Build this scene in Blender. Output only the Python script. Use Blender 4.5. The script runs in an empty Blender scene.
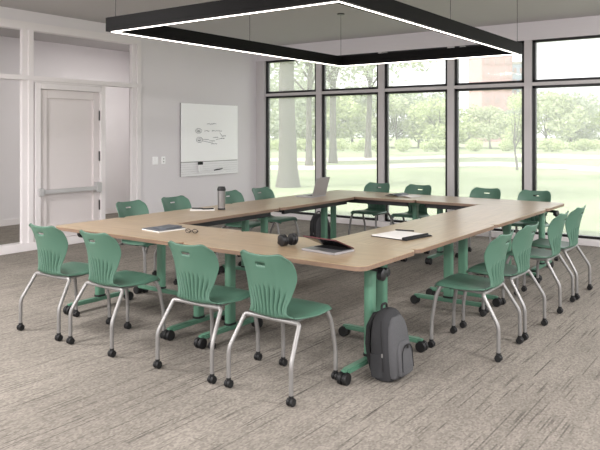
import bpy, bmesh, math, random
from mathutils import Vector, Matrix
random.seed(7)
S = bpy.context.scene
C = S.collection
PI = math.pi

# ------------------------------------------------------------------ camera, world, sun, exposure
CAM = Vector((5.071, -3.452, 1.529)); YAW = 0.6225; F = 677.84; HY = 133.1
cd = bpy.data.cameras.new('camera'); cam = bpy.data.objects.new('camera', cd); C.objects.link(cam)
cam.location = CAM; cam.rotation_euler = (PI/2, 0, YAW)
cd.sensor_width = 36; cd.sensor_fit = 'HORIZONTAL'; cd.lens = F*36/600
cd.shift_y = -(225-HY)/600; cd.clip_end = 600; cd.clip_start = 0.05
S.camera = cam
w = bpy.data.worlds.new('world'); S.world = w; w.use_nodes = True
bg = w.node_tree.nodes['Background']
bg.inputs[0].default_value = (0.97, 0.97, 1.0, 1); bg.inputs[1].default_value = 1.15
sd = bpy.data.lights.new('sun', 'SUN'); sd.energy = 2.6; sd.angle = math.radians(2); sd.color = (1, 0.96, 0.88)
sun = bpy.data.objects.new('sun', sd); C.objects.link(sun); sun.rotation_euler = (math.radians(38), 0, math.radians(-35))
def portal(loc, rot, sx, sy):
    l = bpy.data.lights.new('window_portal', 'AREA'); l.shape = 'RECTANGLE'; l.size = sx; l.size_y = sy
    l.cycles.is_portal = True
    o = bpy.data.objects.new('window_portal', l); C.objects.link(o); o.location = loc; o.rotation_euler = rot
portal((2.5, 6.62, 1.5), (-PI/2, 0, 0), 10.8, 2.8)
portal((8.2, 0.2, 1.6), (0, PI/2, 0), 2.6, 11.5)  # sky through the openings added in the unseen right wall
portal((2.5, -6.2, 1.6), (PI/2, 0, 0), 10.0, 2.4)  # sky through the openings added in the unseen near wall
def unseen_fill(x, y, e, sx=.8, sy=.8):  # bare area light added out of view to brighten the room
    l = bpy.data.lights.new('ceiling_panel_light', 'AREA'); l.shape = 'RECTANGLE'; l.size = sx; l.size_y = sy; l.energy = e; l.color = (1, .975, .965)
    o = bpy.data.objects.new('ceiling_panel_light', l); C.objects.link(o); o.location = (x, y, 3.1)
for x_, y_, e_ in ((6.4, -3.6, 75), (3.2, -4.6, 80), (6.6, 0.2, 75), (0.2, -4.4, 110), (6.6, 3.4, 70), (-1.0, -1.6, 75)): unseen_fill(x_, y_, e_)
S.view_settings.view_transform = 'Standard'; S.view_settings.look = 'None'
S.view_settings.gamma = 1; S.view_settings.use_curve_mapping = False
S.view_settings.exposure = 1.12
S.cycles.max_bounces = 10; S.cycles.diffuse_bounces = 5; S.cycles.transparent_max_bounces = 24
S.cycles.use_denoising = True
S.cycles.sample_clamp_indirect = 8

FW = Vector((-math.sin(YAW), math.cos(YAW), 0)); RT = Vector((math.cos(YAW), math.sin(YAW), 0))
def at(u, v, d):                       # world point seen at pixel u,v at depth d
    return CAM + (FW + RT*((u-300)/F) + Vector((0, 0, -(v-HY)/F)))*d

# ------------------------------------------------------------------ materials
def lin(c):
    return tuple(((x/255)/12.92 if x/255 <= 0.04045 else ((x/255+0.055)/1.055)**2.4) for x in c) + (1,)
def mat(name, rgb, rough=0.5, metal=0.0, vary=0.0, vscale=8.0, bump=0.0, bscale=200.0, spec=0.5, alpha=None):
    m = bpy.data.materials.new(name); m.use_nodes = True
    N = m.node_tree.nodes; L = m.node_tree.links; b = N['Principled BSDF']
    b.inputs['Roughness'].default_value = rough; b.inputs['Metallic'].default_value = metal
    b.inputs['Specular IOR Level'].default_value = spec
    b.inputs['Base Color'].default_value = lin(rgb)
    tc = N.new('ShaderNodeTexCoord')
    if vary:
        n = N.new('ShaderNodeTexNoise'); n.inputs['Scale'].default_value = vscale; n.inputs['Detail'].default_value = 4
        r = N.new('ShaderNodeMapRange'); r.inputs['To Min'].default_value = 1-vary; r.inputs['To Max'].default_value = 1+vary
        mx = N.new('ShaderNodeVectorMath'); mx.operation = 'SCALE'; mx.inputs[0].default_value = lin(rgb)[:3]
        L.new(tc.outputs['Object'], n.inputs['Vector']); L.new(n.outputs['Fac'], r.inputs['Value'])
        L.new(r.outputs[0], mx.inputs['Scale']); L.new(mx.outputs[0], b.inputs['Base Color'])
    if bump:
        n = N.new('ShaderNodeTexNoise'); n.inputs['Scale'].default_value = bscale
        bp = N.new('ShaderNodeBump'); bp.inputs['Strength'].default_value = bump; bp.inputs['Distance'].default_value = 0.002
        L.new(tc.outputs['Object'], n.inputs['Vector']); L.new(n.outputs['Fac'], bp.inputs['Height']); L.new(bp.outputs[0], b.inputs['Normal'])
    return m
M = {}
M['green'] = mat('green_plastic', (77, 112, 95), 0.42, vary=0.03, bump=0.12, bscale=600)
M['greenmetal'] = mat('green_powder_coat', (86, 128, 106), 0.4, vary=0.03, bump=0.05)
M['silver'] = mat('silver_powder_coat', (146, 144, 142), 0.38, metal=0.5, vary=0.03)
M['black'] = mat('black_plastic', (20, 20, 22), 0.45)
M['rubber'] = mat('black_rubber', (14, 14, 15), 0.6, vary=0.1)
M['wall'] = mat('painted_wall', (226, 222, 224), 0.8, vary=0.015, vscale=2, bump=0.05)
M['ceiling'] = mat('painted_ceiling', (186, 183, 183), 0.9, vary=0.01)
M['trim'] = mat('white_trim_paint', (232, 227, 227), 0.45, vary=0.01)
M['mullion'] = mat('grey_window_metal', (206, 202, 202), 0.4, metal=0.1)
M['sash'] = mat('black_window_frame', (18, 18, 19), 0.35)
M['door'] = mat('painted_door', (218, 211, 210), 0.5, vary=0.015)
M['steel'] = mat('brushed_steel', (150, 148, 147), 0.3, metal=0.9, vary=0.05, vscale=40)
M['bar'] = mat('satin_silver_bar', (196, 194, 194), 0.35, metal=0.35)
M['darksteel'] = mat('dark_steel', (70, 68, 68), 0.35, metal=0.8)
M['fixture'] = mat('black_fixture_metal', (12, 11, 11), 0.55, metal=0.0, spec=0.12)
M['white'] = mat('white_enamel', (255, 255, 255), 0.32)
M['tray'] = mat('white_tray_plastic', (240, 239, 240), 0.4)
M['ink'] = mat('dry_marker_ink', (70, 72, 84), 0.6)
M['paper'] = mat('white_paper', (236, 234, 230), 0.7, vary=0.02)
M['greycover'] = mat('grey_notebook_cover', (96, 100, 106), 0.5, vary=0.05)
M['silverlap'] = mat('silver_laptop_metal', (176, 174, 176), 0.32, metal=0.7)
M['screen'] = mat('dark_laptop_screen', (22, 20, 24), 0.12)
M['redlid'] = mat('dark_red_laptop_lid', (92, 44, 46), 0.3, metal=0.4, vary=0.1)
M['keys'] = mat('dark_keyboard', (40, 40, 44), 0.5)
M['packgrey'] = mat('grey_backpack_fabric', (76, 76, 78), 0.85, vary=0.12, vscale=60, bump=0.5, bscale=900)
M['packdark'] = mat('dark_backpack_fabric', (44, 44, 46), 0.85, vary=0.12, vscale=60, bump=0.5, bscale=900)
M['packblack'] = mat('black_webbing', (22, 22, 23), 0.8)
M['leather'] = mat('black_leather', (22, 22, 24), 0.5, bump=0.3)
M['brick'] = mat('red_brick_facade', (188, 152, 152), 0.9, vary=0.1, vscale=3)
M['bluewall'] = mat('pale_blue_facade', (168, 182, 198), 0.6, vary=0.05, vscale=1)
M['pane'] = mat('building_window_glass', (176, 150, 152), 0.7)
M['bark'] = mat('grey_bark', (92, 87, 82), 0.95, vary=0.25, vscale=6, bump=0.8, bscale=12)
M['path'] = mat('pale_concrete_path', (206, 196, 186), 0.9, vary=0.06, vscale=1.5)
M['concrete'] = mat('grey_concrete', (170, 166, 160), 0.9, vary=0.05)
M['clip'] = mat('grey_clip_metal', (150, 148, 146), 0.4, metal=0.5)

def emis(name, rgb, s):
    m = bpy.data.materials.new(name); m.use_nodes = True
    b = m.node_tree.nodes['Principled BSDF']; b.inputs['Base Color'].default_value = lin(rgb)
    b.inputs['Emission Color'].default_value = lin(rgb); b.inputs['Emission Strength'].default_value = s
    return m
M['led'] = emis('lit_diffuser', (255, 246, 238), 3.5)

M['lamp'] = emis('lamp_glass', (255, 246, 236), 2.0)  # glowing disc of the added corridor lights

def leafmat(name, rgb, rgb2):
    m = bpy.data.materials.new(name); m.use_nodes = True
    N = m.node_tree.nodes; L = m.node_tree.links; b = N['Principled BSDF']; out = N['Material Output']
    tc = N.new('ShaderNodeTexCoord'); n = N.new('ShaderNodeTexNoise'); n.inputs['Scale'].default_value = 1.3; n.inputs['Detail'].default_value = 5
    r = N.new('ShaderNodeValToRGB'); r.color_ramp.elements[0].color = lin(rgb); r.color_ramp.elements[1].color = lin(rgb2)
    r.color_ramp.elements[0].position = 0.35; r.color_ramp.elements[1].position = 0.65
    L.new(tc.outputs['Object'], n.inputs['Vector']); L.new(n.outputs['Fac'], r.inputs['Fac']); L.new(r.outputs[0], b.inputs['Base Color'])
    b.inputs['Roughness'].default_value = 0.6
    t = N.new('ShaderNodeBsdfTranslucent'); L.new(r.outputs[0], t.inputs['Color'])
    mx = N.new('ShaderNodeMixShader'); mx.inputs[0].default_value = 0.35
    L.new(b.outputs[0], mx.inputs[1]); L.new(t.outputs[0], mx.inputs[2]); L.new(mx.outputs[0], out.inputs['Surface'])
    return m
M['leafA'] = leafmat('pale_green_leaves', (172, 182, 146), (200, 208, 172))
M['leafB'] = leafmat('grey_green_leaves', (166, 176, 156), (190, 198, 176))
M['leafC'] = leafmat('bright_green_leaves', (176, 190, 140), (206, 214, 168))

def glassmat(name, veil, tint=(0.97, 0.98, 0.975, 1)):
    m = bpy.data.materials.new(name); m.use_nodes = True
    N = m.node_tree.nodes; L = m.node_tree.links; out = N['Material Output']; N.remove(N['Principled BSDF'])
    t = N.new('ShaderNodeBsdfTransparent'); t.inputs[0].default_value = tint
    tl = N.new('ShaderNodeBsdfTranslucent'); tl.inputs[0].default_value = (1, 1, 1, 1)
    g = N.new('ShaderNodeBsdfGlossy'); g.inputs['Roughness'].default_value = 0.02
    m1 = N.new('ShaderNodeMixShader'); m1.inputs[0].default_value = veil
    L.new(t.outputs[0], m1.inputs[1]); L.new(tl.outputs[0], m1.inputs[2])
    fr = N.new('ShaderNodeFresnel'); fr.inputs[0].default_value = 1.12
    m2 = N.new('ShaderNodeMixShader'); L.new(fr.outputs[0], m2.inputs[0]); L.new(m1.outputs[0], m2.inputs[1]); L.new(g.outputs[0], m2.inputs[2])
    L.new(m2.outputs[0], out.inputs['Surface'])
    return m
M['glass'] = glassmat('hazy_window_glass', 0.20, (.93, .935, .93, 1))  # white veil mixed into the glass imitates haze over the view
M['iglass'] = glassmat('clear_partition_glass', 0.0)

def woodmat(name, c1, c2, rough=0.35):
    m = bpy.data.materials.new(name); m.use_nodes = True
    N = m.node_tree.nodes; L = m.node_tree.links; b = N['Principled BSDF']
    tc = N.new('ShaderNodeTexCoord'); mp = N.new('ShaderNodeMapping'); mp.inputs['Scale'].default_value = (1.2, 22, 22)
    n = N.new('ShaderNodeTexNoise'); n.inputs['Scale'].default_value = 2.2; n.inputs['Detail'].default_value = 6; n.inputs['Distortion'].default_value = 0.4
    r = N.new('ShaderNodeValToRGB'); r.color_ramp.elements[0].color = lin(c1); r.color_ramp.elements[1].color = lin(c2)
    r.color_ramp.elements[0].position = 0.3; r.color_ramp.elements[1].position = 0.7
    L.new(tc.outputs['Object'], mp.inputs['Vector']); L.new(mp.outputs[0], n.inputs['Vector']); L.new(n.outputs['Fac'], r.inputs['Fac'])
    L.new(r.outputs[0], b.inputs['Base Color']); b.inputs['Roughness'].default_value = rough; b.inputs['IOR'].default_value = 1.62
    return m
M['wood'] = woodmat('pale_oak_laminate', (156, 135, 109), (182, 160, 131), .3)
M['edge'] = woodmat('brown_edge_band', (112, 90, 74), (134, 108, 88), 0.5)
M['ply'] = mat('dark_underside_board', (44, 38, 36), 0.7)

def g_(v): return (v, v, v, 1)
def carpetmat():
    m = bpy.data.materials.new('streaked_carpet'); m.use_nodes = True
    N = m.node_tree.nodes; L = m.node_tree.links; b = N['Principled BSDF']
    tc = N.new('ShaderNodeTexCoord')
    def noise(sx, sy, sc, det, off=0):
        mp = N.new('ShaderNodeMapping'); mp.inputs['Scale'].default_value = (sx, sy, 1); mp.inputs['Location'].default_value = (off, off*1.7, 0)
        n = N.new('ShaderNodeTexNoise'); n.inputs['Scale'].default_value = sc; n.inputs['Detail'].default_value = det
        L.new(tc.outputs['Object'], mp.inputs['Vector']); L.new(mp.outputs[0], n.inputs['Vector']); return n.outputs['Fac']
    def ramp(fac, p0, c0, p1, c1):
        r = N.new('ShaderNodeValToRGB'); e = r.color_ramp.elements
        e[0].position = p0; e[0].color = c0; e[1].position = p1; e[1].color = c1
        L.new(fac, r.inputs['Fac']); return r.outputs[0]
    def mul(a, c, f=1.0):
        x = N.new('ShaderNodeMix'); x.data_type = 'RGBA'; x.blend_type = 'MULTIPLY'; x.inputs[0].default_value = f
        L.new(a, x.inputs[6]); L.new(c, x.inputs[7]); return x.outputs[2]
    def math_(op, a_, b_=None):
        n = N.new('ShaderNodeMath'); n.operation = op
        for i_, v_ in enumerate((a_, b_)):
            if v_ is None: continue
            if isinstance(v_, (int, float)): n.inputs[i_].default_value = v_
            else: L.new(v_, n.inputs[i_])
        return n.outputs[0]
    sx = N.new('ShaderNodeSeparateXYZ'); L.new(tc.outputs['Object'], sx.inputs[0])
    row = math_('FLOOR', math_('MULTIPLY', sx.outputs['X'], 112.0))
    wr = N.new('ShaderNodeTexWhiteNoise'); wr.noise_dimensions = '1D'; L.new(row, wr.inputs['W'])
    def cells(ln):
        cy_ = math_('FLOOR', math_('ADD', math_('MULTIPLY', sx.outputs['Y'], 1/ln), math_('MULTIPLY', wr.outputs['Value'], 9.0)))
        cb = N.new('ShaderNodeCombineXYZ'); L.new(row, cb.inputs[0]); L.new(cy_, cb.inputs[1])
        wn = N.new('ShaderNodeTexWhiteNoise'); wn.noise_dimensions = '2D'; L.new(cb.outputs[0], wn.inputs['Vector']); return wn.outputs['Value']
    def yarn(freq, off):                     # long runs along single yarn rows
        cb = N.new('ShaderNodeCombineXYZ'); L.new(math_('MULTIPLY', row, 3.37), cb.inputs[0])
        L.new(math_('ADD', math_('MULTIPLY', sx.outputs['Y'], freq), off), cb.inputs[1])
        n = N.new('ShaderNodeTexNoise'); n.inputs['Scale'].default_value = 1.0; n.inputs['Detail'].default_value = 0
        L.new(cb.outputs[0], n.inputs['Vector']); return n.outputs['Fac']
    base = ramp(noise(14, 1.5, 1.0, 2), 0.3, lin((130, 124, 116)), 0.7, lin((140, 133, 125)))
    dashes = ramp(yarn(2.2, 3.0), 0.25, g_(0.5), 0.38, g_(1.0))
    rare = ramp(yarn(1.3, 40.0), 0.175, g_(0.3), 0.22, g_(1.0))
    fine = ramp(cells(.016), 0.0, g_(0.78), 1.0, g_(1.22))
    g = g_
    broad = ramp(noise(1.3, 0.7, 1.0, 2, 8), 0.3, g(0.92), 0.7, g(1.05))
    br = N.new('ShaderNodeTexBrick'); br.offset = 0.5
    br.inputs['Color1'].default_value = g(0.92); br.inputs['Color2'].default_value = g(1.05); br.inputs['Mortar'].default_value = g(0.84)
    br.inputs['Scale'].default_value = 1.0; br.inputs['Brick Width'].default_value = 1.0; br.inputs['Row Height'].default_value = 0.5; br.inputs['Mortar Size'].default_value = 0.003
    mp = N.new('ShaderNodeMapping'); mp.inputs['Rotation'].default_value = (0, 0, PI/2)
    L.new(tc.outputs['Object'], mp.inputs['Vector']); L.new(mp.outputs[0], br.inputs['Vector'])
    c = mul(mul(mul(mul(mul(base, dashes, .8), rare, .8), fine), broad), br.outputs['Color'])
    L.new(c, b.inputs['Base Color']); b.inputs['Roughness'].default_value = 0.95; b.inputs['Specular IOR Level'].default_value = 0.15
    bp = N.new('ShaderNodeBump'); bp.inputs['Strength'].default_value = 0.5; bp.inputs['Distance'].default_value = 0.003
    L.new(noise(260, 120, 1.0, 2, 3), bp.inputs['Height']); L.new(bp.outputs[0], b.inputs['Normal'])
    return m
M['carpet'] = carpetmat()

def grassmat():
    m = bpy.data.materials.new('lawn_grass'); m.use_nodes = True
    N = m.node_tree.nodes; L = m.node_tree.links; b = N['Principled BSDF']
    tc = N.new('ShaderNodeTexCoord')
    n = N.new('ShaderNodeTexNoise'); n.inputs['Scale'].default_value = 0.35; n.inputs['Detail'].default_value = 8; n.inputs['Roughness'].default_value = 0.7
    r = N.new('ShaderNodeValToRGB'); e = r.color_ramp.elements
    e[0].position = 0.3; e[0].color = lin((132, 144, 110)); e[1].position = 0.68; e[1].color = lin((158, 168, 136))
    L.new(tc.outputs['Object'], n.inputs['Vector']); L.new(n.outputs['Fac'], r.inputs['Fac']); L.new(r.outputs[0], b.inputs['Base Color'])
    b.inputs['Roughness'].default_value = 1; b.inputs['Specular IOR Level'].default_value = 0.1
    return m
M['grass'] = grassmat()

# ------------------------------------------------------------------ mesh helpers
def newbm(): return bmesh.new()
def add_box(bm, x0, x1, y0, y1, z0, z1, mi=0, bev=0.0):
    b2 = bmesh.new()
    r = bmesh.ops.create_cube(b2, size=1)
    for v in b2.verts: v.co = Vector(((x0+x1)/2+v.co.x*(x1-x0), (y0+y1)/2+v.co.y*(y1-y0), (z0+z1)/2+v.co.z*(z1-z0)))
    if bev: bmesh.ops.bevel(b2, geom=list(b2.edges), offset=bev, segments=2, affect='EDGES', clamp_overlap=True)
    merge(bm, b2, mi)
def merge(bm, b2, mi=None, mtx=None):
    if mtx: bmesh.ops.transform(b2, matrix=mtx, verts=b2.verts)
    if mi is not None:
        for f in b2.faces: f.material_index = mi
    me = bpy.data.meshes.new('tmp'); b2.to_mesh(me); b2.free(); bm.from_mesh(me); bpy.data.meshes.remove(me)
def add_tube(bm, pts, r, seg=10, mi=0, cap=True, flat=1.0):
    pts = [Vector(p) for p in pts]
    rr = r if isinstance(r, (list, tuple)) else [r]*len(pts)
    rings = []; up = None
    for i, p in enumerate(pts):
        if i == 0: t = pts[1]-pts[0]
        elif i == len(pts)-1: t = pts[-1]-pts[-2]
        else: t = (pts[i+1]-p).normalized()+(p-pts[i-1]).normalized()
        t.normalize()
        if up is None:
            up = Vector((0, 0, 1)) if abs(t.z) < 0.9 else Vector((0, 1, 0))
        a = t.cross(up)
        if a.length < 1e-4: a = t.cross(Vector((1, 0, 0)))
        a.normalize(); b = a.cross(t).normalized(); up = b
        rings.append([bm.verts.new(p+a*(math.cos(2*PI*k/seg)*rr[i])+b*(math.sin(2*PI*k/seg)*rr[i]*flat)) for k in range(seg)])
    fs = []
    for i in range(len(rings)-1):
        for k in range(seg):
            fs.append(bm.faces.new((rings[i][k], rings[i][(k+1) % seg], rings[i+1][(k+1) % seg], rings[i+1][k])))
    if cap:
        fs.append(bm.faces.new(rings[0][::-1])); fs.append(bm.faces.new(rings[-1]))
    for f in fs: f.material_index = mi
def bend(pts, rad, n=5):                      # round the corners of a polyline
    pts = [Vector(p) for p in pts]; out = [pts[0]]
    for i in range(1, len(pts)-1):
        a, p, c = pts[i-1], pts[i], pts[i+1]
        d1 = (a-p); d2 = (c-p); k = min(rad, d1.length*.45, d2.length*.45)
        s = p+d1.normalized()*k; e = p+d2.normalized()*k
        for j in range(n+1):
            t = j/n; out.append(s*(1-t)**2+p*2*t*(1-t)+e*t*t)
    out.append(pts[-1]); return out
def add_lathe(bm, prof, seg=24, mtx=None, mi=0):
    b2 = bmesh.new(); rings = []
    for r, z in prof: rings.append([b2.verts.new((r*math.cos(2*PI*k/seg), r*math.sin(2*PI*k/seg), z)) for k in range(seg)])
    for i in range(len(rings)-1):
        for k in range(seg): b2.faces.new((rings[i][k], rings[i][(k+1) % seg], rings[i+1][(k+1) % seg], rings[i+1][k]))
    b2.faces.new(rings[0][::-1]); b2.faces.new(rings[-1])
    merge(bm, b2, mi, mtx)
def rrect(x0, x1, y0, y1, r, n=6):
    o = []
    for cx, cy, a0 in ((x1-r, y1-r, 0), (x0+r, y1-r, 90), (x0+r, y0+r, 180), (x1-r, y0+r, 270)):
        for k in range(n+1):
            a = math.radians(a0+90*k/n); o.append((cx+r*math.cos(a), cy+r*math.sin(a)))
    return o
def add_prism(bm, outline, z0, z1, mi=0, side_mi=None, bottom_mi=None):
    lo = [bm.verts.new((x, y, z0)) for x, y in outline]; hi = [bm.verts.new((x, y, z1)) for x, y in outline]
    n = len(outline); f = bm.faces.new(hi); f.material_index = mi
    f = bm.faces.new(lo[::-1]); f.material_index = mi if bottom_mi is None else bottom_mi
    for k in range(n):
        f = bm.faces.new((lo[k], lo[(k+1) % n], hi[(k+1) % n], hi[k])); f.material_index = mi if side_mi is None else side_mi
def obj(name, bm, m, parent=None, smooth=True, label=None):
    bmesh.ops.recalc_face_normals(bm, faces=bm.faces)
    me = bpy.data.meshes.new(name); bm.to_mesh(me); bm.free()
    for x in (m if isinstance(m, (list, tuple)) else [m]): me.materials.append(x)
    if smooth:
        try: me.shade_smooth(); me.set_sharp_from_angle(angle=math.radians(38))
        except Exception: pass
    o = bpy.data.objects.new(name, me); C.objects.link(o)
    if parent: o.parent = parent
    if label: o['label'] = label
    return o
def thing(name, label, cat, loc=(0, 0, 0), rotz=0, group=None):
    o = bpy.data.objects.new(name, None); C.objects.link(o); o.empty_display_size = 0.1
    o.location = loc; o.rotation_euler = (0, 0, rotz); o['label'] = label; o['category'] = cat
    if group: o['group'] = group
    return o
def tag(o, label, cat, group=None, kind=None):
    o['label'] = label; o['category'] = cat
    if group: o['group'] = group
    if kind: o['kind'] = kind
    return o
def struct(name, bm, m, parent=None, smooth=False):
    o = obj(name, bm, m, parent, smooth)
    if parent is None: o['kind'] = 'structure'
    return o
def sempty(name, loc=(0, 0, 0)):
    o = bpy.data.objects.new(name, None); C.objects.link(o); o.location = loc; o['kind'] = 'structure'; return o
KIDS = {}
def dup(o, parent=None):
    c = o.copy(); C.objects.link(c)
    if parent: c.parent = parent
    for ch in [x for x in ALL if x.parent == o]: dup(ch, c)
    return c
ALL = []
def place_copy(root, loc, rotz, label):
    global ALL
    ALL = list(C.objects)
    r = dup(root); r.location = loc; r.rotation_euler = (0, 0, rotz); r['label'] = label
    return r
def box_obj(name, x0, x1, y0, y1, z0, z1, m, parent=None, bev=0.0, st=False):
    bm = newbm(); add_box(bm, x0, x1, y0, y1, z0, z1, bev=bev)
    return struct(name, bm, m, parent) if st else obj(name, bm, m, parent, smooth=bool(bev))

# ------------------------------------------------------------------ room shell
WX, WY, ZC = -2.942, 6.34, 3.12
RX, BY = 8.0, -6.0
CX = -5.4                                   # far wall of the corridor behind the partition
bm = newbm(); add_box(bm, CX-.1, RX+.1, BY-.1, WY+.2, -.12, 0); struct('floor', bm, M['carpet'])
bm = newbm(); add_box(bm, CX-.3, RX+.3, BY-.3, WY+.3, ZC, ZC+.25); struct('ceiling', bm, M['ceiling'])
# left wall with the glazed partition opening y 1.55-ish .. 3.53, plus another opening nearer
PY0, PY1, PZ = -2.2, 3.53, 2.95
bm = newbm()
add_box(bm, WX-.15, WX, PY1, WY+.2, 0, ZC); add_box(bm, WX-.15, WX, BY, PY0, 0, ZC); add_box(bm, WX-.15, WX, PY0, PY1, PZ, ZC)
struct('wall_left', bm, M['wall'])
bm = newbm(); add_box(bm, WX-.15, RX+.15, WY, WY+.2, 2.86, ZC); add_box(bm, WX-.15, RX+.15, WY+.02, WY+.2, -.3, 0.0)
struct('wall_far', bm, M['wall'])
bm = newbm()
add_box(bm, RX, RX+.15, BY, WY+.2, 0, .5); add_box(bm, RX, RX+.15, BY, WY+.2, 2.9, ZC)
for y in (-6, -3.0, 0, 3.0, 6.0): add_box(bm, RX, RX+.15, y, y+.3, .5, 2.9)  # gaps between piers: unseen openings added to let in more daylight
struct('wall_right', bm, M['wall'])
bm = newbm()
add_box(bm, WX-.15, RX+.15, BY-.15, BY, 0, .5); add_box(bm, WX-.15, RX+.15, BY-.15, BY, 2.8, ZC)
for x in (-3.1, 0, 3.0, 7.7): add_box(bm, x, x+.45, BY-.15, BY, .5, 2.8)  # piers around further unseen openings, added for brightness
struct('wall_near', bm, M['wall'])
bm = newbm()
add_box(bm, CX-.1, CX, BY, WY+.2, 0, ZC); add_box(bm, CX, WX-.15, 5.6, 5.7, 0, ZC); add_box(bm, CX, WX-.15, BY, BY+.1, 0, ZC)
struct('wall_corridor', bm, M['wall'])

# partition frame (structure): head, transom, sill curb, mullions
pf = sempty('trim_1', (WX, PY0, 0))
def pbox(name, x0, x1, y0, y1, z0, z1, m, bev=.004):
    bm = newbm(); add_box(bm, x0-WX, x1-WX, y0-PY0, y1-PY0, z0, z1, bev=bev); return obj(name, bm, m, pf)
pbox('head_rail', WX-.10, WX+.025, PY0, PY1, 2.87, 2.97, M['trim'])
pbox('transom_rail', WX-.10, WX+.04, PY0, PY1, 2.215, 2.275, M['trim'])
pbox('curb', WX-.13, WX+.03, PY0, PY1, 0, .105, M['trim'])
for (a, b) in ((1.56, 1.715), (3.37, 3.53), (0.30, .48), (-1.0, -.82), (PY0, PY0+.14)):
    bm = newbm(); add_box(bm, -.02, .025, a+.08-PY0, b-PY0, .105, 2.87, bev=.004)
    add_box(bm, -.10, -.02, a+.03-PY0, b-.03-PY0, .105, 2.87, bev=.004); add_box(bm, -.05, .005, a-PY0, a+.082-PY0, .105, 2.87, bev=.004)
    obj('mullion', bm, M['trim'], pf)
for (a, b, z0, z1) in ((.48, 1.58, .105, 2.215), (.48, 1.58, 2.275, 2.87), (2.86, 3.40, .105, 2.215), (1.70, 3.40, 2.275, 2.87),
                       (-.82, .32, .105, 2.215), (-.82, .32, 2.275, 2.87), (PY0+.14, -1.0, .105, 2.215), (PY0+.14, -1.0, 2.275, 2.87)):
    bm = newbm(); add_box(bm, -.055, -.047, a-PY0, b-PY0, z0, z1); obj('glass_pane', bm, M['iglass'], pf, smooth=False)
# door in the partition
dr = sempty('door_1', (WX, 1.80, 0))
def dbox(name, x0, x1, y0, y1, z0, z1, m, parent=dr, bev=.004):
    bm = newbm(); add_box(bm, x0, x1, y0-1.80, y1-1.80, z0, z1, bev=bev); return obj(name, bm, m, parent)
bm = newbm()
for (a, b, z0, z1) in ((1.735, 1.815, .105, 2.19), (2.78, 2.86, .105, 2.19), (1.815, 2.78, 2.115, 2.19), (1.72, 2.87, 2.192, 2.213)): add_box(bm, -.09, .03, a-1.8, b-1.8, z0, z1, bev=.004)
obj('door_frame', bm, M['trim'], dr)
bm = newbm()
add_box(bm, -.07, -.045, 1.82-1.8, 2.775-1.8, .11, 2.11, bev=.003)
for (a, b, z0, z1) in ((1.82, 1.93, .11, 2.11), (2.68, 2.775, .11, 2.11), (1.93, 2.68, 2.0, 2.11), (1.93, 2.68, .11, .3)): add_box(bm, -.05, -.008, a-1.8, b-1.8, z0, z1, bev=.004)
lf = obj('door_leaf', bm, M['door'], dr)
bm = newbm(); add_box(bm, .0, .055, .0, .97, .72, .775, bev=.008); pb = obj('push_bar', bm, M['bar'], dr)
bm = newbm(); add_box(bm, -.005, .07, -.03, .05, .695, .80, bev=.01); obj('bar_bracket', bm, M['bar'], pb)
bm = newbm(); add_box(bm, -.005, .07, .88, .97, .69, .83, bev=.01); obj('bar_bracket', bm, M['bar'], pb)
for z in (1.78, 1.2, .5):
    bm = newbm(); add_tube(bm, [(-.0, .975, z-.07), (0, .975, z+.07)], .012); obj('hinge', bm, M['darksteel'], dr)
# door on the far side of the corridor
d2 = sempty('door_2', (CX, 2.0, 0))
bm = newbm()
for (a, b, z0, z1) in ((0.9, 1.02, 0, 2.3), (0.0, .12, 0, 2.3), (0, 1.02, 2.2, 2.32)): add_box(bm, .0, .06, a-.55, b-.55, z0, z1, bev=.005)
obj('door_frame', bm, M['trim'], d2)
bm = newbm(); add_box(bm, 0.005, .035, -.42, .34, .02, 2.19, bev=.004); obj('door_leaf', bm, M['door'], d2)
# baseboards
box_obj('baseboard_left', WX, WX+.015, PY1, WY, 0, .1, M['trim'], st=True)
box_obj('baseboard_corridor', CX, CX+.015, BY+.1, 5.6, 0, .1, M['trim'], st=True)

for y, l in ((4.35, 'white round corridor ceiling lamp behind the partition door, farther one'), (-.6, 'white round corridor ceiling lamp behind the partition, nearer one')):  # lights added out of sight to brighten the corridor
    cl = thing('corridor_lamp', l, 'ceiling lamp', (-3.68, y, ZC-.05))
    bm = newbm(); add_lathe(bm, [(.20, .02), (.22, .03), (.22, .049), (.2, .05)]); obj('lamp_housing', bm, M['trim'], cl)
    bm = newbm(); add_lathe(bm, [(.15, .0), (.19, .004), (.195, .022), (.1, .025)]); obj('lamp_diffuser', bm, M['lamp'], cl)
    ld = bpy.data.lights.new('lamp_glow', 'AREA'); ld.shape = 'DISK'; ld.size = .3; ld.energy = 17 if y > 0 else 11; ld.color = (1, .96, .92)
    lo = bpy.data.objects.new('lamp_glow', ld); C.objects.link(lo); lo.parent = cl; lo.location = (0, 0, -.01)

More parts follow.
